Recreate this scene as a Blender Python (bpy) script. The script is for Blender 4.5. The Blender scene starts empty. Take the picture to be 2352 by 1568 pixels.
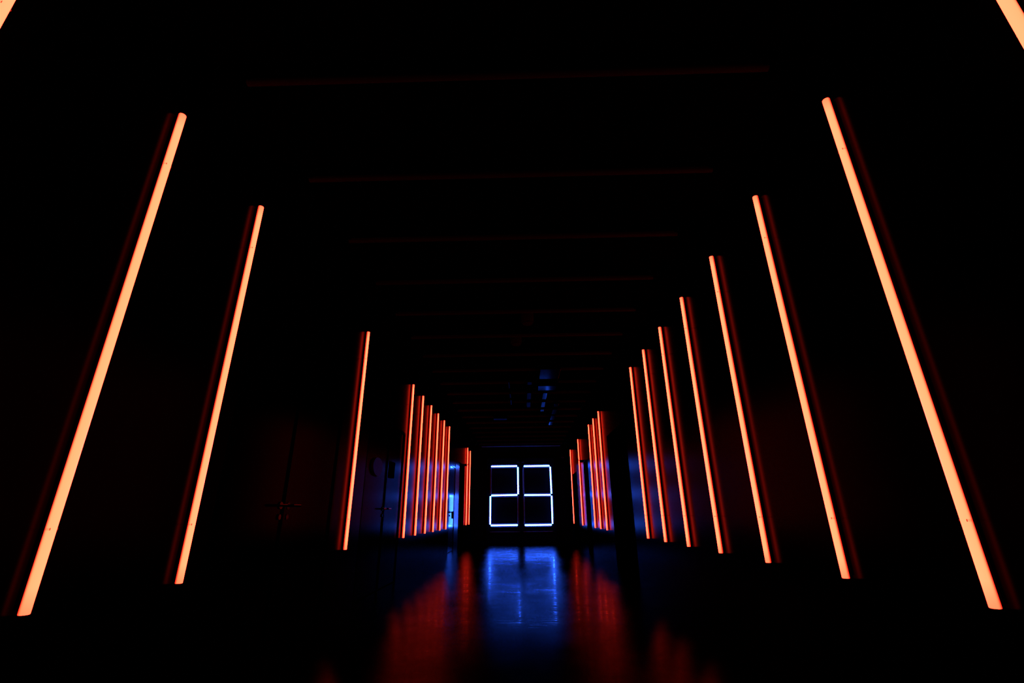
import bpy, bmesh, math, random
from mathutils import Vector, Matrix

random.seed(7)
sc = bpy.context.scene

# ------------------------------------------------------------------ camera
EYE = 0.913
cam_d = bpy.data.cameras.new('camera')
cam = bpy.data.objects.new('camera', cam_d)
sc.collection.objects.link(cam)
RX = Vector((0.999661, 0.024005, -0.010078))
UX = Vector((0.017871, -0.351210, 0.936126))
FX = Vector((-0.018932, 0.935989, 0.351520))
cam.matrix_world = Matrix(((RX.x, UX.x, -FX.x, 0.0), (RX.y, UX.y, -FX.y, 0.0), (RX.z, UX.z, -FX.z, EYE), (0, 0, 0, 1)))
cam_d.sensor_fit = 'HORIZONTAL'
cam_d.sensor_width = 36.0
cam_d.lens = 1051.38 / 2352 * 36
cam_d.clip_start = 0.05
cam_d.clip_end = 100
sc.camera = cam

# ------------------------------------------------------------------ world, exposure
world = bpy.data.worlds.new('world')
sc.world = world
world.use_nodes = True
world.node_tree.nodes['Background'].inputs['Color'].default_value = (0, 0, 0, 1)
world.node_tree.nodes['Background'].inputs['Strength'].default_value = 0.0
sc.view_settings.view_transform = 'Standard'
sc.view_settings.look = 'None'
sc.view_settings.gamma = 1.0
sc.view_settings.exposure = 0.0
sc.view_settings.use_curve_mapping = False

# strengths of the two kinds of lamp (linear RGB)
RED_FRONT = (22.0, 0.49, 0.195)
RED_MID = (18.0, 0.37, 0.13)
RED_SIDE = (11.0, 0.14, 0.06)
BLUE_LAMP = (2.0, 10.0, 88.0)

# ------------------------------------------------------------------ helpers
C = sc.collection

def link(o, parent=None):
    C.objects.link(o)
    if parent is not None:
        o.parent = parent
    return o

def obj(name, bm, mat, parent=None, smooth=False):
    bmesh.ops.recalc_face_normals(bm, faces=bm.faces)
    me = bpy.data.meshes.new(name)
    bm.to_mesh(me)
    bm.free()
    for m in (mat if isinstance(mat, (list, tuple)) else [mat]):
        me.materials.append(m)
    if smooth:
        for p in me.polygons:
            p.use_smooth = len(p.vertices) == 4
    return link(bpy.data.objects.new(name, me), parent)

def empty(name, loc=(0, 0, 0), rz=0.0):
    o = bpy.data.objects.new(name, None)
    o.empty_display_size = 0.1
    o.location = loc
    o.rotation_euler = (0, 0, rz)
    return link(o)

def tag(o, label, cat, group=None, kind=None):
    o['label'] = label
    o['category'] = cat
    if group:
        o['group'] = group
    if kind:
        o['kind'] = kind
    return o

def struct(o, label=None):
    o['kind'] = 'structure'
    if label:
        o['label'] = label
    return o

def box(bm, x0, x1, y0, y1, z0, z1, bevel=0.0, mi=0):
    r = bmesh.ops.create_cube(bm, size=1.0)
    vs = r['verts']
    for v in vs:
        v.co = Vector(((x0 + x1) / 2 + v.co.x * (x1 - x0), (y0 + y1) / 2 + v.co.y * (y1 - y0), (z0 + z1) / 2 + v.co.z * (z1 - z0)))
    fs = set(f for v in vs for f in v.link_faces)
    for f in fs:
        f.material_index = mi
    if bevel > 0:
        es = list(set(e for f in fs for e in f.edges))
        bmesh.ops.bevel(bm, geom=es, offset=bevel, segments=2, affect='EDGES', profile=0.5)

def rod(bm, a, b, r, seg=20, cap_round=0.0, mi=0):
    """round bar from a to b, its ends eased by cap_round"""
    a, b = Vector(a), Vector(b)
    d = (b - a)
    ln = d.length
    d.normalize()
    up = Vector((0, 0, 1)) if abs(d.z) < 0.9 else Vector((0, 1, 0))
    u = d.cross(up).normalized()
    w = d.cross(u).normalized()
    if cap_round > 0:
        st = [(0, r - cap_round), (cap_round * 0.3, r - cap_round * 0.3), (cap_round, r), (ln - cap_round, r), (ln - cap_round * 0.3, r - cap_round * 0.3), (ln, r - cap_round)]
    else:
        st = [(0, r), (ln, r)]
    rings = []
    for t, rr in st:
        c = a + d * t
        rings.append([bm.verts.new(c + u * (rr * math.cos(2 * math.pi * i / seg)) + w * (rr * math.sin(2 * math.pi * i / seg))) for i in range(seg)])
    fs = []
    for k in range(len(rings) - 1):
        for i in range(seg):
            j = (i + 1) % seg
            fs.append(bm.faces.new((rings[k][i], rings[k][j], rings[k + 1][j], rings[k + 1][i])))
    fs.append(bm.faces.new(rings[0]))
    fs.append(bm.faces.new(list(reversed(rings[-1]))))
    for f in fs:
        f.material_index = mi

# ------------------------------------------------------------------ materials
def dull(m, gloss):
    """worn satin finish: only the share `gloss` of the surface keeps its shine, the rest is dead flat black"""
    nt = m.node_tree
    b = nt.nodes['Principled BSDF']; out = nt.nodes['Material Output']
    d = nt.nodes.new('ShaderNodeBsdfDiffuse')
    d.inputs['Color'].default_value = (0.0002, 0.0002, 0.0002, 1)
    mx = nt.nodes.new('ShaderNodeMixShader')
    mx.inputs['Fac'].default_value = gloss
    nt.links.new(d.outputs[0], mx.inputs[1]); nt.links.new(b.outputs[0], mx.inputs[2])
    nt.links.new(mx.outputs[0], out.inputs['Surface'])
    return m

def new_mat(name):
    m = bpy.data.materials.new(name)
    m.use_nodes = True
    nt = m.node_tree
    return m, nt, nt.nodes['Principled BSDF']

def plain(name, col, rough=0.5, metal=0.0, spec=0.5):
    m, nt, b = new_mat(name)
    b.inputs['Base Color'].default_value = (*col, 1)
    b.inputs['Roughness'].default_value = rough
    b.inputs['Metallic'].default_value = metal
    b.inputs['Specular IOR Level'].default_value = spec
    return m

def noisy(name, col, rough, spec=0.5, scale=3.0, amp=0.05, bump=0.0, metal=0.0, stretch=(1, 1, 1)):
    m, nt, b = new_mat(name)
    b.inputs['Base Color'].default_value = (*col, 1)
    b.inputs['Metallic'].default_value = metal
    b.inputs['Specular IOR Level'].default_value = spec
    tc = nt.nodes.new('ShaderNodeTexCoord')
    mp = nt.nodes.new('ShaderNodeMapping')
    mp.inputs['Scale'].default_value = stretch
    nz = nt.nodes.new('ShaderNodeTexNoise')
    nz.inputs['Scale'].default_value = scale
    nz.inputs['Detail'].default_value = 5
    mr = nt.nodes.new('ShaderNodeMapRange')
    mr.inputs['To Min'].default_value = rough - amp
    mr.inputs['To Max'].default_value = rough + amp
    nt.links.new(tc.outputs['Object'], mp.inputs['Vector'])
    nt.links.new(mp.outputs['Vector'], nz.inputs['Vector'])
    nt.links.new(nz.outputs['Fac'], mr.inputs['Value'])
    nt.links.new(mr.outputs['Result'], b.inputs['Roughness'])
    if bump > 0:
        bp = nt.nodes.new('ShaderNodeBump')
        bp.inputs['Strength'].default_value = bump
        bp.inputs['Distance'].default_value = 0.01
        nt.links.new(nz.outputs['Fac'], bp.inputs['Height'])
        nt.links.new(bp.outputs['Normal'], b.inputs['Normal'])
    return m

M_STEEL = dull(noisy('brushed_steel_door', (0.05, 0.055, 0.06), 0.12, metal=1.0, scale=4, amp=0.02), 0.8)
M_SHEENP = dull(noisy('satin_sheen_panel', (0.05, 0.055, 0.06), 0.2, metal=1.0, scale=4, amp=0.02), 0.5)
M_MATT = plain('matt_black', (0.0003, 0.0003, 0.0003), 0.9, spec=0.0)
M_CEIL = plain('black_ceiling_paint', (0.0003, 0.0003, 0.0003), 0.8, spec=0.0)
M_BEAM = plain('black_beam_paint', (0.0002, 0.0002, 0.0002), 0.85, spec=0.0)
M_ENDWALL = plain('black_end_wall_paint', (0.0004, 0.0004, 0.0005), 0.75, spec=0.01)
M_RAIL = plain('black_lamp_rail', (0.002, 0.002, 0.002), 0.6, spec=0.15)
M_CHROME = dull(plain('satin_chrome', (0.55, 0.55, 0.58), 0.10, metal=1.0), 0.025)
M_DUCT = dull(noisy('dark_metal_duct', (0.02, 0.02, 0.02), 0.12, metal=1.0, scale=6, amp=0.02), 0.055)
M_CONDUIT = dull(noisy('dark_metal_conduit', (0.02, 0.02, 0.02), 0.14, metal=1.0, scale=6, amp=0.02), 0.05)
M_FAINT = dull(noisy('dark_painted_conduit', (0.02, 0.02, 0.02), 0.2, metal=1.0, scale=6, amp=0.02), 0.018)
M_UNLIT = plain('unlit_frosted_tube', (0.009, 0.007, 0.007), 0.4, spec=0.0)
M_UNLITW = plain('unlit_white_tube', (0.015, 0.015, 0.018), 0.35, spec=0.1)
M_CHANNEL = plain('dark_lamp_channel', (0.006, 0.006, 0.008), 0.45, spec=0.2)
M_STRIP = plain('grey_slotted_strip', (0.05, 0.055, 0.06), 0.4, spec=0.3)
M_CORNICE = plain('dark_cornice_paint', (0.018, 0.019, 0.021), 0.5, spec=0.1)
M_LIP = plain('dark_clip_plastic', (0.008, 0.003, 0.002), 0.5, spec=0.1)
M_PLAQUE = plain('dark_plaque', (0.003, 0.001, 0.001), 0.6, spec=0.02)
M_PLASTIC = plain('grey_plastic', (0.008, 0.008, 0.008), 0.6, spec=0.0)

def satin(name, rough, ior, gloss, amp=0.01, scale=2.0, tint=(1, 1, 1)):
    """black lacquer with a short-tailed satin reflection that grows towards grazing angles"""
    m, nt, b = new_mat(name)
    nt.nodes.remove(b)
    N = nt.nodes.new; Lk = nt.links.new
    g = N('ShaderNodeBsdfAnisotropic'); g.distribution = 'BECKMANN'
    g.inputs['Color'].default_value = (*tint, 1)
    tc = N('ShaderNodeTexCoord'); nz = N('ShaderNodeTexNoise'); nz.inputs['Scale'].default_value = scale; nz.inputs['Detail'].default_value = 5
    mr = N('ShaderNodeMapRange'); mr.inputs['To Min'].default_value = rough - amp; mr.inputs['To Max'].default_value = rough + amp
    Lk(tc.outputs['Object'], nz.inputs['Vector']); Lk(nz.outputs['Fac'], mr.inputs['Value']); Lk(mr.outputs['Result'], g.inputs['Roughness'])
    fr = N('ShaderNodeFresnel'); fr.inputs['IOR'].default_value = ior
    ml = N('ShaderNodeMath'); ml.operation = 'MULTIPLY'; ml.inputs[1].default_value = gloss
    Lk(fr.outputs[0], ml.inputs[0])
    d = N('ShaderNodeBsdfDiffuse'); d.inputs['Color'].default_value = (0.0002, 0.0002, 0.0002, 1)
    mx = N('ShaderNodeMixShader')
    Lk(ml.outputs[0], mx.inputs['Fac']); Lk(d.outputs[0], mx.inputs[1]); Lk(g.outputs[0], mx.inputs[2])
    Lk(mx.outputs[0], nt.nodes['Material Output'].inputs['Surface'])
    return m
M_WALL = satin('dark_gloss_wall_paint', 0.222, 1.11, 0.20)
M_DOOR = satin('dark_door_enamel', 0.18, 1.11, 0.13)

def mat_clip_band():
    m, nt, b = new_mat('clear_clip_plastic')
    tr = nt.nodes.new('ShaderNodeBsdfTransparent')
    tr.inputs['Color'].default_value = (0.93, 0.86, 0.86, 1)
    nt.links.new(tr.outputs[0], nt.nodes['Material Output'].inputs['Surface'])
    return m
M_BAND = mat_clip_band()

def mat_red_tube():
    """frosted neon-red tube: the diffuser is bright over the room side and falls off to deep red towards the rail (object space)"""
    m, nt, b = new_mat('glowing_red_tube')
    b.inputs['Base Color'].default_value = (0.02, 0.004, 0.003, 1)
    b.inputs['Roughness'].default_value = 0.3
    tc = nt.nodes.new('ShaderNodeTexCoord')
    sp = nt.nodes.new('ShaderNodeSeparateXYZ')
    nt.links.new(tc.outputs['Object'], sp.inputs[0])
    # +X of the tube's own frame points into the room; x / radius = cosine of the angle round the tube
    mr = nt.nodes.new('ShaderNodeMapRange')
    mr.inputs['From Min'].default_value = -0.018
    mr.inputs['From Max'].default_value = 0.018
    nt.links.new(sp.outputs['X'], mr.inputs['Value'])
    cr = nt.nodes.new('ShaderNodeValToRGB')
    cr.color_ramp.interpolation = 'LINEAR'
    el = cr.color_ramp.elements
    K = 23.0
    stops = [(0.0, (2.0, 0.004, 0.002)), (0.22, (5.0, 0.03, 0.012)), (0.34, RED_SIDE), (0.48, RED_MID), (0.64, RED_FRONT), (1.0, (23.0, 0.53, 0.22))]
    el[0].position = stops[0][0]; el[0].color = tuple(c / K for c in stops[0][1]) + (1,)
    el[1].position = stops[-1][0]; el[1].color = tuple(c / K for c in stops[-1][1]) + (1,)
    for p_, c_ in stops[1:-1]:
        e = el.new(p_)
        e.color = tuple(c / K for c in c_) + (1,)
    nt.links.new(mr.outputs['Result'], cr.inputs['Fac'])
    # the last centimetres of each end are a little weaker
    ab = nt.nodes.new('ShaderNodeMath'); ab.operation = 'ABSOLUTE'
    nt.links.new(sp.outputs['Z'], ab.inputs[0])
    me_ = nt.nodes.new('ShaderNodeMapRange')
    me_.inputs['From Min'].default_value = 1.22
    me_.inputs['From Max'].default_value = 1.13
    me_.inputs['To Min'].default_value = 0.62
    me_.inputs['To Max'].default_value = 1.0
    nt.links.new(ab.outputs[0], me_.inputs['Value'])
    ml = nt.nodes.new('ShaderNodeMath'); ml.operation = 'MULTIPLY'
    ml.inputs[1].default_value = K
    nt.links.new(me_.outputs['Result'], ml.inputs[0])
    nt.links.new(cr.outputs['Color'], b.inputs['Emission Color'])
    nt.links.new(ml.outputs[0], b.inputs['Emission Strength'])
    return m
M_RED = mat_red_tube()

def mat_blue_lamp():
    m, nt, b = new_mat('glowing_blue_white_tube')
    b.inputs['Base Color'].default_value = (0.02, 0.02, 0.03, 1)
    b.inputs['Emission Color'].default_value = (BLUE_LAMP[0] / 88, BLUE_LAMP[1] / 88, BLUE_LAMP[2] / 88, 1)
    b.inputs['Emission Strength'].default_value = 88.0
    return m
M_BLUE = mat_blue_lamp()

def mat_floor():
    """dark sealed floor: broad satin film, plus scuffed patches along the walkway whose scratches shine sharply"""
    m, nt, b = new_mat('scuffed_dark_floor')
    nt.nodes.remove(b)
    N = nt.nodes.new; Lk = nt.links.new
    def math_(op, a, b_=None, clamp=False):
        n = N('ShaderNodeMath'); n.operation = op; n.use_clamp = clamp
        for i, v in enumerate((a, b_)):
            if v is None: continue
            if isinstance(v, (int, float)): n.inputs[i].default_value = v
            else: Lk(v, n.inputs[i])
        return n.outputs[0]
    def rng(v, a, b_, c, d):
        n = N('ShaderNodeMapRange'); n.inputs['From Min'].default_value = a; n.inputs['From Max'].default_value = b_
        n.inputs['To Min'].default_value = c; n.inputs['To Max'].default_value = d
        Lk(v, n.inputs['Value']); return n.outputs['Result']
    tc = N('ShaderNodeTexCoord')
    def noise(scale, detail, rough=0.6, stretch=(1, 1, 1), rot=0.0, loc=0.0, dist=0.0):
        mp = N('ShaderNodeMapping'); mp.inputs['Scale'].default_value = stretch; mp.inputs['Rotation'].default_value = (0, 0, rot); mp.inputs['Location'].default_value = (loc, loc * 0.7, 0)
        nz = N('ShaderNodeTexNoise'); nz.inputs['Scale'].default_value = scale; nz.inputs['Detail'].default_value = detail; nz.inputs['Roughness'].default_value = rough; nz.inputs['Distortion'].default_value = dist
        Lk(tc.outputs['Object'], mp.inputs['Vector']); Lk(mp.outputs['Vector'], nz.inputs['Vector'])
        return nz.outputs['Fac']
    wear = noise(1.6, 6, loc=4.0)
    grime = noise(2.3, 5, loc=9.0)
    grain = noise(30, 6, 0.75, (1, 0.3, 1))
    # scratches: noise stretched along several directions
    cur = None
    for k, (ang, st, sc_, lo_) in enumerate([(1.40, 26, 2.6, 0.565), (1.75, 30, 2.0, 0.57), (1.05, 30, 1.8, 0.575), (2.1, 26, 2.2, 0.575), (0.1, 16, 2.4, 0.60)]):
        v = rng(noise(sc_, 7, 0.65, (1, st, 1), ang, k * 3.1, 0.5), lo_, lo_ + 0.06, 0.0, 1.0)
        cur = v if cur is None else math_('MAXIMUM', cur, v)
    sp = N('ShaderNodeSeparateXYZ'); Lk(tc.outputs['Object'], sp.inputs[0])
    walk = rng(math_('ABSOLUTE', sp.outputs['X']), 0.62, 1.1, 1.0, 0.0)
    scr = math_('MULTIPLY', math_('MULTIPLY', cur, rng(wear, 0.40, 0.58, 0.10, 1.0)), walk)
    # the floor is most scuffed towards the end doors
    scr = math_('MULTIPLY', scr, rng(sp.outputs['Y'], 3.4, 5.6, 0.08, 1.0))
    # film
    g1 = N('ShaderNodeBsdfAnisotropic'); g1.distribution = 'BECKMANN'
    g1.inputs['Anisotropy'].default_value = 0.42
    tg = N('ShaderNodeCombineXYZ'); tg.inputs['Y'].default_value = 1.0
    Lk(tg.outputs[0], g1.inputs['Tangent'])
    Lk(rng(wear, 0.3, 0.7, FLOOR_R - 0.025, FLOOR_R + 0.025), g1.inputs['Roughness'])
    bp = N('ShaderNodeBump'); bp.inputs['Strength'].default_value = 0.25; bp.inputs['Distance'].default_value = 0.00012
    Lk(cur, bp.inputs['Height'])
    g2 = N('ShaderNodeBsdfAnisotropic'); g2.distribution = 'BECKMANN'; g2.inputs['Roughness'].default_value = 0.065
    Lk(bp.outputs['Normal'], g2.inputs['Normal'])
    fr = N('ShaderNodeFresnel'); fr.inputs['IOR'].default_value = FLOOR_IOR
    film = math_('MULTIPLY', math_('MULTIPLY', fr.outputs[0], rng(grime, 0.35, 0.65, FLOOR_G * 0.8, FLOOR_G * 1.15)), rng(grain, 0.35, 0.65, 0.8, 1.2))
    d = N('ShaderNodeBsdfDiffuse'); d.inputs['Color'].default_value = (0.0002, 0.0002, 0.0002, 1)
    m1 = N('ShaderNodeMixShader'); Lk(film, m1.inputs['Fac']); Lk(d.outputs[0], m1.inputs[1]); Lk(g1.outputs[0], m1.inputs[2])
    sh = math_('MULTIPLY', math_('MULTIPLY', fr.outputs[0], math_('ADD', math_('MULTIPLY', scr, 0.90), 0.004)), rng(grain, 0.35, 0.65, 0.5, 1.5))
    m2 = N('ShaderNodeMixShader'); Lk(sh, m2.inputs['Fac']); Lk(m1.outputs[0], m2.inputs[1]); Lk(g2.outputs[0], m2.inputs[2])
    Lk(m2.outputs[0], nt.nodes['Material Output'].inputs['Surface'])
    return m
FLOOR_R, FLOOR_IOR, FLOOR_G = 0.215, 1.04, 0.29
M_FLOOR = mat_floor()

# ------------------------------------------------------------------ room shell
XL, XR = -1.898, 1.725          # wall faces
Y0, YE = -0.6, 17.70            # back and end wall
ZC = 3.335                      # ceiling
WT = 0.55                       # wall depth (the side passages run into it)

bm = bmesh.new(); box(bm, XL - WT, XR + WT, Y0, YE, -0.1, 0.0)
struct(obj('floor', bm, M_FLOOR))
bm = bmesh.new(); box(bm, XL - WT, XR + WT, Y0, YE, ZC, ZC + 0.1)
struct(obj('ceiling', bm, M_CEIL))

def side_wall(name, xface, sgn, spans, lintels):
    bm = bmesh.new()
    xa, xb = sorted((xface, xface + sgn * WT))
    for a, b_ in spans:
        box(bm, xa, xb, a, b_, 0.0, ZC)
    for a, b_, z in lintels:
        box(bm, xa, xb, a, b_, z, ZC)
    return struct(obj(name, bm, M_WALL))

D1 = (2.95, 4.79, 2.15)         # double door, left, near
D2 = (5.67, 7.46, 2.15)         # double door, left
D3 = (12.33, 13.27, 2.15)       # steel door, left
P1 = (14.12, 15.36, 2.37)       # dark doorway, left
Q1 = (7.74, 9.48, 2.37)         # dark doorway, right
Q2 = (12.58, 13.45, 2.25)
Q3 = (15.38, 16.69, 2.158)
side_wall('wall_left', XL, -1, [(Y0, D1[0]), (D1[1], D2[0]), (D2[1], D3[0]), (D3[1], P1[0]), (P1[1], YE)], [D1, D2, D3, P1])
side_wall('wall_right', XR, 1, [(Y0, Q1[0]), (Q1[1], Q2[0]), (Q2[1], Q3[0]), (Q3[1], YE)], [Q1, Q2, Q3])
bm = bmesh.new(); box(bm, XL - WT, XR + WT, YE, YE + 0.15, 0.0, ZC)
struct(obj('wall_end', bm, M_ENDWALL))
bm = bmesh.new(); box(bm, XL - WT, XR + WT, Y0 - 0.15, Y0, 0.0, ZC)
struct(obj('wall_back', bm, M_MATT))

def lining(bm, xface, sgn, a, b_, z, depth):
    """dark lining boards of an opening: two jambs and a head"""
    t = 0.03
    xa, xb = sorted((xface - sgn * 0.004, xface + sgn * depth))
    box(bm, xa, xb, a, a + t, 0, z)
    box(bm, xa, xb, b_ - t, b_, 0, z)
    box(bm, xa, xb, a + t, b_ - t, z - t, z)

def lever_handle(parent, x, y, z, sgn, ydir, mat=M_CHROME):
    """round rose, neck and lever; sgn: +1 wall is on the right"""
    bm = bmesh.new()
    rod(bm, (x, y, z), (x - sgn * 0.010, y, z), 0.027, 20)
    rod(bm, (x - sgn * 0.010, y, z), (x - sgn * 0.055, y, z), 0.010, 12)
    rod(bm, (x - sgn * 0.050, y - 0.008 * ydir, z), (x - sgn * 0.050, y + ydir * 0.12, z), 0.010, 12, 0.003)
    rod(bm, (x - sgn * 0.0, y, z - 0.085), (x - sgn * 0.012, y, z - 0.085), 0.020, 16)
    return obj('door_handle', bm, mat, parent)

# flush double doors on the left wall
def double_door(name, d, xface, inset, mat, handle_y):
    root = struct(empty(name, (xface, (d[0] + d[1]) / 2, 0)))
    a, b_, z = d
    off = Vector(root.location)
    def loc(bm):
        bmesh.ops.translate(bm, verts=bm.verts, vec=-off)
        return bm
    bm = bmesh.new(); lining(bm, xface, -1, a, b_, z, 0.10); obj('door_frame', loc(bm), M_DOOR, root)
    seam = handle_y
    for y0, y1 in ((a + 0.035, seam - 0.004), (seam + 0.004, b_ - 0.035)):
        bm = bmesh.new(); box(bm, xface - 0.05, xface - inset, y0, y1, 0.008, z - 0.036, 0.003)
        obj('door_leaf', loc(bm), mat, root)
    for s in (-1, 1):
        h = lever_handle(root, xface - inset, seam + s * 0.06, 0.99, -1, s)
        h.location = -off
    bm = bmesh.new(); box(bm, xface - inset, xface + 0.004, seam - 0.018, seam + 0.018, 0.02, z - 0.05, 0.003)
    obj('meeting_strip', loc(bm), M_DOOR, root)
    bm = bmesh.new(); box(bm, xface - WT + 0.0, xface - 0.06, a, b_, 0.0, z); 
    obj('backing_panel', loc(bm), M_MATT, root)
    return root
double_door('door_1', D1, XL, 0.012, M_DOOR, 3.83)
double_door('door_2', D2, XL, 0.012, M_DOOR, 6.60)

# single steel door on the left wall
root = struct(empty('door_3', (XL, 12.8, 0)))
off = Vector(root.location)
def lo(bm):
    bmesh.ops.translate(bm, verts=bm.verts, vec=-off); return bm
bm = bmesh.new(); lining(bm, XL, -1, D3[0], D3[1], D3[2], 0.10); obj('door_frame', lo(bm), M_STEEL, root)
bm = bmesh.new(); box(bm, XL - 0.05, XL - 0.008, D3[0] + 0.034, D3[1] - 0.034, 0.01, D3[2] - 0.036, 0.003); obj('door_leaf', lo(bm), M_STEEL, root)
h = lever_handle(root, XL - 0.008, 12.52, 0.96, -1, 1, M_MATT); h.location = -off
bm = bmesh.new(); box(bm, XL - 0.008, XL + 0.012, 12.98, 13.12, 0.80, 0.98, 0.004); obj('lock_plate', lo(bm), M_MATT, root)
bm = bmesh.new(); box(bm, XL - 0.05, XL + 0.006, D3[1] + 0.03, P1[0] - 0.03, 0.01, D3[2] + 0.1, 0.003); obj('sheen_panel', lo(bm), M_SHEENP, root)  # panel added over plain wall to strengthen the blue sheen beside the door
bm = bmesh.new(); box(bm, XL - WT, XL - 0.06, D3[0], D3[1], 0.0, D3[2]); obj('backing_panel', lo(bm), M_MATT, root)

# deep dark doorways with a door at the back of each
def deep_door(name, d, xface, sgn):
    a, b_, z = d
    root = struct(empty(name, (xface, (a + b_) / 2, 0)))
    off = Vector(root.location)
    bm = bmesh.new(); lining(bm, xface, sgn, a, b_, z, WT - 0.06)
    bmesh.ops.translate(bm, verts=bm.verts, vec=-off); obj('door_frame', bm, M_MATT, root)
    bm = bmesh.new()
    xa, xb = sorted((xface + sgn * (WT - 0.09), xface + sgn * (WT - 0.05)))
    box(bm, xa, xb, a + 0.034, b_ - 0.034, 0.008, z - 0.034, 0.003)
    bmesh.ops.translate(bm, verts=bm.verts, vec=-off); obj('door_leaf', bm, M_MATT, root)
    h = lever_handle(root, xface + sgn * (WT - 0.09), b_ - 0.12, 1.0, sgn, -1)
    h.location = -off
    return root
deep_door('door_4', P1, XL, -1)
deep_door('door_5', Q1, XR, 1)
deep_door('door_6', Q2, XR, 1)
deep_door('door_7', Q3, XR, 1)

# double door in the end wall behind the numerals
root = struct(empty('door_8', (-0.09, YE, 0)))
off = Vector(root.location)
bm = bmesh.new()
for x0, x1, z0, z1 in ((-1.36, -1.28, 0, 2.86), (1.10, 1.18, 0, 2.86), (-1.28, 1.10, 2.78, 2.86)):
    box(bm, x0, x1, YE - 0.05, YE, z0, z1, 0.004)
obj('door_frame', lo(bm), M_ENDWALL, root)
for x0, x1 in ((-1.275, -0.095), (-0.085, 1.095)):
    bm = bmesh.new(); box(bm, x0, x1, YE - 0.035, YE, 0.01, 2.775, 0.004); leaf = obj('door_leaf', lo(bm), M_ENDWALL, root)
    bm = bmesh.new(); box(bm, x0 + 0.06, x1 - 0.06, YE - 0.055, YE - 0.035, 0.285, 0.312, 0.004); obj('lower_rail', lo(bm), M_CHANNEL, leaf)

# ceiling beams, one above each ceiling tube
ZT = EYE + 2.335
YK = lambda k: 1.9098 + 0.8186 * k
for i, k in enumerate(range(0, 19)):
    bm = bmesh.new(); box(bm, XL + 0.02, XR - 0.02, YK(k) - 0.05, YK(k) + 0.05, ZT + 0.028, ZC)
    struct(obj('trim_%d' % (i + 1), bm, M_BEAM))
# cornice over the end doors
bm = bmesh.new(); box(bm, -1.55, 1.42, YE - 0.22, YE, EYE + 2.368, EYE + 2.378, 0.003)
box(bm, -0.09, -0.06, YE - 0.23, YE - 0.19, EYE + 2.355, EYE + 2.372, 0.003)
struct(obj('trim_20', bm, M_CORNICE))

# ------------------------------------------------------------------ red wall tubes
R_T = 0.018
def tube_light():
    """built round its own middle: +X points into the room, the wall is at x = -0.029"""
    root = empty('tube_light')
    bm = bmesh.new(); rod(bm, (0, 0, -1.22), (0, 0, 1.22), R_T, 32, 0.003)
    obj('glowing_tube', bm, M_RED, root, smooth=True)
    bm = bmesh.new(); box(bm, -0.0285, -0.0165, -0.008, 0.008, -1.205, 1.205, 0.0015)
    obj('mounting_rail', bm, M_RAIL, root)
    for z in (-1.22 + 0.296, 1.22 - 0.352):
        bm = bmesh.new()
        n = 20; r0, r1, hh = R_T + 0.0003, R_T + 0.0010, 0.0045
        A0, A1 = math.radians(56), math.radians(304)
        ring = []
        for i in range(n + 1):
            t = A0 + (A1 - A0) * i / n
            c, s = math.cos(t), math.sin(t)
            ring.append([bm.verts.new((r_ * c, r_ * s, z + dz)) for r_, dz in ((r0, -hh), (r1, -hh), (r1, hh), (r0, hh))])
        for i in range(n):
            for q in range(4):
                bm.faces.new((ring[i][q], ring[i][(q + 1) % 4], ring[i + 1][(q + 1) % 4], ring[i + 1][q]))
        bm.faces.new(ring[0]); bm.faces.new(ring[-1])
        clip = obj('retaining_clip', bm, M_BAND, root)
        for sg in (-1, 1):
            bm = bmesh.new()
            t = A0 * sg
            c, s = math.cos(t), math.sin(t)
            rad = Vector((c, s, 0)); tan = Vector((-s, c, 0)) * sg
            p0 = rad * (R_T + 0.0006); p1 = rad * (R_T + 0.0030) - tan * 0.0015
            vs = []
            for pt, th in ((p0, 0.0008), (p1, 0.0008)):
                for dz in (-0.0045, 0.0045):
                    for ss in (-1, 1):
                        vs.append(bm.verts.new(pt + tan * th * ss + Vector((0, 0, z + dz))))
            bmesh.ops.convex_hull(bm, input=vs)
            obj('clip_lip', bm, M_LIP, clip)
    return root

def copy_tree(o, parent=None):
    c = o.copy()
    C.objects.link(c)
    if parent is not None:
        c.parent = parent
    for ch in list(o.children):
        copy_tree(ch, c)
    return c

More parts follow.
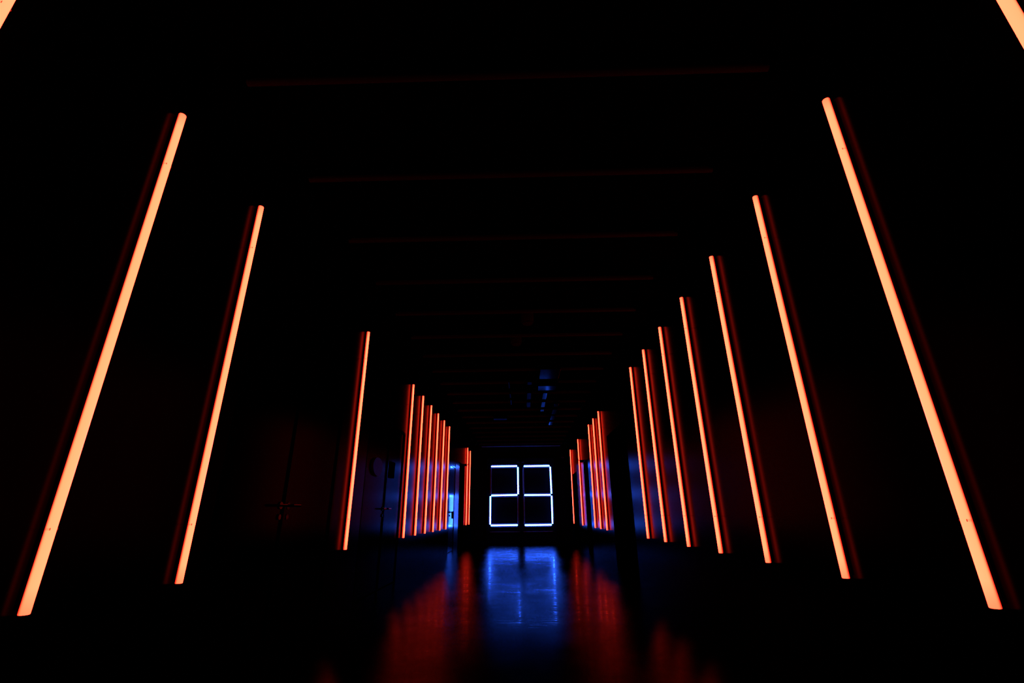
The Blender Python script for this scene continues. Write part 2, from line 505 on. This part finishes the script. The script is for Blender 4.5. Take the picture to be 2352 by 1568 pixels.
ZM = EYE - 0.3355 + 1.22
G = 'glowing red tubes upright along both side walls'
left = [(-1, 'glowing orange red tube on left wall cut off by the top left corner'),
        (0, 'longest fully visible glowing red tube on the left wall, nearest to the viewer'),
        (1, 'glowing red tube on left wall, second longest fully visible, just before the near double door'),
        (4, 'lone glowing red tube on left wall standing between the two double doors'),
        (7, 'glowing red tube, nearest of the close row of six on the left wall'),
        (8, 'glowing red tube, second nearest of the row of six on the left wall'),
        (9, 'glowing red tube, third nearest of the row of six on the left wall'),
        (10, 'glowing red tube, fourth nearest of the row of six on the left wall'),
        (11, 'glowing red tube, fifth nearest of the row of six on the left wall'),
        (12, 'glowing red tube, farthest of the row of six, beside the blue lit steel door'),
        (17, 'small far glowing red tube, nearer of the last pair on the left wall'),
        (18, 'farthest glowing red tube on the left wall, next to the lit numeral 2')]
right = [(-1, 'glowing orange red tube on right wall cut off by the top right corner'),
         (0, 'longest fully visible glowing red tube on the right wall, nearest to the viewer'),
         (1, 'glowing red tube on right wall, second of the long row of seven'),
         (2, 'glowing red tube on right wall, third of the long row of seven'),
         (3, 'glowing red tube on right wall, middle one of the long row of seven'),
         (4, 'glowing red tube on right wall, fifth of the long row of seven'),
         (5, 'glowing red tube on right wall, sixth of the long row of seven'),
         (6, 'glowing red tube, farthest of the row of seven, just before the wide dark doorway'),
         (10, 'glowing red tube, nearest and tallest of the group of three on the right wall'),
         (11, 'glowing red tube, middle of the group of three on the right wall'),
         (12, 'glowing red tube, farthest of the three, just before the narrow dark doorway on the right'),
         (15, 'single far glowing red tube between two dark doorways on the right wall'),
         (18, 'farthest glowing red tube on the right wall, near the lit numeral 3')]
proto = tube_light()
first = True
for side, lst in (('L', left), ('R', right)):
    for k, lab in lst:
        o = proto if first else copy_tree(proto)
        first = False
        if side == 'L':
            o.location = (-1.869, YK(k), ZM); o.rotation_euler = (0, 0, 0)
        else:
            o.location = (1.695, YK(k) + 0.0146, ZM - 0.0025); o.rotation_euler = (0, 0, math.pi)
        tag(o, lab, 'tube light', G)

# ------------------------------------------------------------------ unlit tubes across the ceiling
def ceiling_tube():
    root = empty('ceiling_tube')
    bm = bmesh.new(); rod(bm, (-1.485, 0, 0), (1.485, 0, 0), R_T, 24, 0.003)
    obj('unlit_tube', bm, M_UNLIT, root, smooth=True)
    bm = bmesh.new(); box(bm, -1.46, 1.46, -0.008, 0.008, 0.0165, 0.028, 0.001)
    obj('mounting_rail', bm, M_RAIL, root)
    return root
ords = ['nearest', 'second', 'third', 'fourth', 'fifth', 'sixth', 'seventh', 'eighth', 'ninth', 'tenth', 'eleventh', 'twelfth', 'thirteenth', 'fourteenth', 'fifteenth', 'sixteenth', 'seventeenth', 'eighteenth', 'last']
cproto = ceiling_tube()
for k in range(0, 19):
    o = cproto if k == 0 else copy_tree(cproto)
    o.location = (-0.062, YK(k), ZT)
    if k == 0:
        lab = 'dim unlit tube across the ceiling, nearest to the viewer at the top'
    elif k == 18:
        lab = 'faint unlit tube across the ceiling, farthest, just before the end wall'
    else:
        lab = 'faint unlit tube across the dark ceiling, %s from the viewer' % ords[k]
    tag(o, lab, 'tube light', 'unlit tubes across the ceiling')

# ------------------------------------------------------------------ the lit numerals 2 and 3
YS = 17.60
two = dict(lit=[((-1.180, 2.560), (-0.222, 2.565)), ((-1.168, 1.534), (-0.225, 1.545)), ((-1.182, 0.520), (-0.224, 0.524)),
                ((-0.188, 2.522), (-0.192, 1.572)), ((-1.204, 1.510), (-1.207, 0.556))],
           off=[((-1.192, 2.528), (-1.190, 1.581)), ((-0.196, 1.509), (-0.204, 0.558))])
three = dict(lit=[((0.034, 2.555), (0.984, 2.560)), ((0.034, 1.537), (0.990, 1.533)), ((0.032, 0.518), (0.986, 0.522)),
                  ((1.012, 2.522), (1.022, 1.575)), ((1.026, 1.500), (1.020, 0.556))],
             off=[((0.007, 2.529), (0.013, 1.567)), ((0.015, 1.515), (0.016, 0.556))])
def numeral(spec, lab):
    xs = [p[0] for s in spec['lit'] for p in s]
    cx = (min(xs) + max(xs)) / 2
    root = empty('numeral_light', (cx, YS, 0.5))
    off = Vector(root.location)
    def L(bm):
        bmesh.ops.translate(bm, verts=bm.verts, vec=-off); return bm
    for (a, b_) in spec['lit']:
        bm = bmesh.new(); rod(bm, (a[0], YS, a[1]), (b_[0], YS, b_[1]), 0.023, 24, 0.004)
        obj('glowing_tube', L(bm), M_BLUE, root, smooth=True)
    for (a, b_) in spec['off']:
        bm = bmesh.new(); rod(bm, (a[0], YS, a[1]), (b_[0], YS, b_[1]), 0.020, 24, 0.004)
        obj('unlit_tube', L(bm), M_UNLITW, root, smooth=True)
    # channels behind every tube, the level ones widened; their blue halo imitates bloom
    bm = bmesh.new()
    for (a, b_) in spec['lit'] + spec['off']:
        hor = abs(a[0] - b_[0]) > 0.5
        x0, x1 = sorted((a[0], b_[0])); z0, z1 = sorted((a[1], b_[1]))
        if hor:
            box(bm, x0, x1, YS + 0.030, YS + 0.064, z0 - 0.064, z1 + 0.064)
        else:
            box(bm, x0 - 0.03, x1 + 0.03, YS + 0.030, YS + 0.064, z0, z1)
    obj('channel_frame', L(bm), M_CHANNEL, root)
    # thin outer lips beside the outermost tubes and slotted strips above and below
    for (a, b_) in spec['lit'][:3:2]:
        up = 1 if a[1] > 1.5 else -1
        zc = (a[1] + b_[1]) / 2 + up * 0.050
        x0, x1 = sorted((a[0], b_[0]))
        bm = bmesh.new()
        n = 11; w = (x1 - x0) / n
        for i in range(n):
            box(bm, x0 + i * w + 0.012, x0 + (i + 1) * w - 0.012, YS + 0.016, YS + 0.034, zc - 0.006, zc + 0.006)
        obj('slotted_strip', L(bm), M_STRIP, root)
    for (a, b_) in spec['lit'][3:]:
        s = 1 if (a[0] > cx) else -1
        xm = (a[0] + b_[0]) / 2 + s * 0.062
        z0, z1 = sorted((a[1], b_[1]))
        bm = bmesh.new(); box(bm, xm - 0.004, xm + 0.004, YS + 0.010, YS + 0.064, z0, z1)
        box(bm, xm - 0.012, xm + 0.012, YS + 0.0, YS + 0.03, (z0 + z1) / 2 + 0.15, (z0 + z1) / 2 + 0.17)
        obj('edge_strip', L(bm), M_CHANNEL, root)
    tag(root, lab, 'light sign', 'numeral lights on the end wall')
    return root
numeral(two, 'glowing blue white tube numeral 2, left of the two on the end wall')
numeral(three, 'glowing blue white tube numeral 3, right of the two on the end wall')

# ------------------------------------------------------------------ things on the ceiling
def ducts(name, x0, x1, spans, z0, z1, mat, lab, cat):
    """sections of duct with dark couplings between them, hung from the ceiling"""
    root = empty(name, ((x0 + x1) / 2, spans[0][0], z0))
    off = Vector(root.location)
    for i, (a, b_) in enumerate(spans):
        bm = bmesh.new(); box(bm, x0, x1, a, b_, z0, z1, 0.004)
        bmesh.ops.translate(bm, verts=bm.verts, vec=-off)
        obj('section', bm, mat, root)
        e = spans[i + 1][0] if i + 1 < len(spans) else b_ + 0.1
        bm = bmesh.new()
        box(bm, x0 - 0.010, x1 + 0.010, b_ + 0.002, e - 0.002, z0 - 0.006, z1 + 0.006, 0.003)
        if ZC - z1 > 0.01:
            ym = (b_ + e) / 2
            for xx in (x0, x1 - 0.008):
                box(bm, xx, xx + 0.008, ym - 0.02, ym + 0.02, z1, ZC)
        bmesh.ops.translate(bm, verts=bm.verts, vec=-off)
        obj('coupling', bm, M_MATT, root)
    return tag(root, lab, cat)

E0 = EYE
ducts('air_duct', 0.32, 0.66, [(7.30, 7.89), (8.35, 8.70)], E0 + 2.235, ZC, M_DUCT, 'flat wide dark metal duct under the ceiling catching blue light', 'duct')
ducts('ceiling_conduit', 0.436, 0.518, [(9.00, 9.53), (9.77, 10.30), (10.53, 10.78)], E0 + 2.255, E0 + 2.30, M_CONDUIT, 'narrow ceiling conduit catching blue light, running on behind the wide duct', 'conduit')
ducts('ceiling_conduit', 0.722, 0.824, [(9.96, 10.27), (10.55, 11.11), (11.26, 11.83), (12.06, 12.58)], E0 + 2.255, E0 + 2.30, M_CONDUIT, 'narrow ceiling conduit catching blue light, rightmost on the ceiling', 'conduit')
ducts('ceiling_conduit', 0.11, 0.195, [(8.16, 8.35), (8.95, 9.51), (9.77, 10.3)], E0 + 2.255, E0 + 2.29, M_FAINT, 'faint narrow ceiling conduit left of the wide duct', 'conduit')
ducts('ceiling_conduit', -0.245, -0.220, [(8.14, 8.58), (8.99, 9.37), (9.56, 10.02)], E0 + 2.255, E0 + 2.28, M_FAINT, 'thin faint ceiling conduit, leftmost on the ceiling', 'conduit')
bm = bmesh.new(); box(bm, -0.735, -0.38, 11.55, 11.75, E0 + 2.255, ZC, 0.01)
tag(obj('junction_box', bm, M_FAINT), 'low wide dark box on the ceiling left of the conduits, edged in blue', 'box')

def detector(x, y, z, lab):
    root = empty('smoke_detector', (x, y, z))
    bm = bmesh.new(); rod(bm, (0, 0, 0), (0, 0, ZC - z), 0.080, 32, 0.004); obj('detector_base', bm, M_PLASTIC, root)
    bm = bmesh.new(); rod(bm, (0, 0, -0.025), (0, 0, 0.0), 0.066, 32, 0.012); obj('sensor_cap', bm, M_PLASTIC, root)
    bm = bmesh.new(); rod(bm, (0, -0.060, -0.014), (0, -0.072, -0.014), 0.005, 10); obj('chrome_stud', bm, M_CHROME, root)
    tag(root, lab, 'detector')
detector(0.092, 5.45, ZT - 0.03, 'small round ceiling detector glowing dull red, nearer and further right')
detector(-0.065, 6.22, ZT - 0.03, 'small round ceiling detector glowing dull red, further back and to the left')

# ------------------------------------------------------------------ small things on the walls
# oval plaque hanging on the near leaf of the second double door
bm = bmesh.new()
n = 32
front, back = [], []
for i in range(n):
    t = 2 * math.pi * i / n
    front.append(bm.verts.new((XL + 0.016, 6.10 + 0.20 * math.cos(t), 1.50 + 0.115 * math.sin(t))))
    back.append(bm.verts.new((XL - 0.012, 6.10 + 0.21 * math.cos(t), 1.50 + 0.125 * math.sin(t))))
bm.faces.new(front); bm.faces.new(back)
for i in range(n):
    bm.faces.new((front[i], front[(i + 1) % n], back[(i + 1) % n], back[i]))
tag(obj('oval_plaque', bm, M_PLAQUE), 'small dark oval plaque on the near leaf of the bluish left double door', 'plaque')
bm = bmesh.new(); box(bm, XL - 0.012, XL + 0.016, 6.70, 6.92, 1.41, 1.63, 0.004)
tag(obj('door_sign', bm, M_MATT), 'black rectangular blank sign on the far leaf of the bluish left double door', 'sign')

def closer(xface, sgn, y, z, lab):
    root = empty('door_closer', (xface, y, z))
    bm = bmesh.new(); box(bm, -0.05, 0.0, -0.10, 0.10, 0.0, 0.055, 0.006)
    if sgn < 0:
        for v in bm.verts: v.co.x *= -1
    obj('closer_body', bm, M_PLASTIC, root)
    bm = bmesh.new(); rod(bm, (-0.03 * sgn, 0.08, 0.03), (-0.14 * sgn, -0.30, 0.03), 0.009, 10); obj('closer_arm', bm, M_CHROME, root)
    tag(root, lab, 'door closer')
closer(XR, 1, 13.75, 2.29, 'small metal door closer with arm above the narrow dark doorway on the right')
closer(XL, -1, 15.55, 2.40, 'small metal door closer with arm beside the far left doorway')
for x, lab in ((-0.176, 'small dull red door stop above the numerals, left of the pair'), (0.003, 'small dull red door stop above the numerals, right of the pair')):
    root = empty('door_stop', (x, YE - 0.035, EYE + 1.800))
    bm = bmesh.new(); box(bm, -0.045, 0.045, -0.06, 0.0, -0.012, 0.02, 0.004); obj('stop_body', bm, M_PLASTIC, root)
    bm = bmesh.new(); rod(bm, (0, -0.06, 0.004), (0, -0.075, 0.004), 0.010, 12); obj('rubber_tip', bm, M_LIP, root)
    tag(root, lab, 'door stop')
root = empty('wall_sensor', (1.50, YE, EYE + 1.96))
bm = bmesh.new(); box(bm, -0.05, 0.05, -0.05, 0.0, -0.03, 0.03, 0.008); obj('sensor_body', bm, M_PLASTIC, root)
bm = bmesh.new(); rod(bm, (0, -0.05, 0), (0, -0.058, 0), 0.015, 16); obj('sensor_lens', bm, M_CHROME, root)
tag(root, 'tiny grey sensor box high on the end wall, right of the numeral 3', 'sensor')
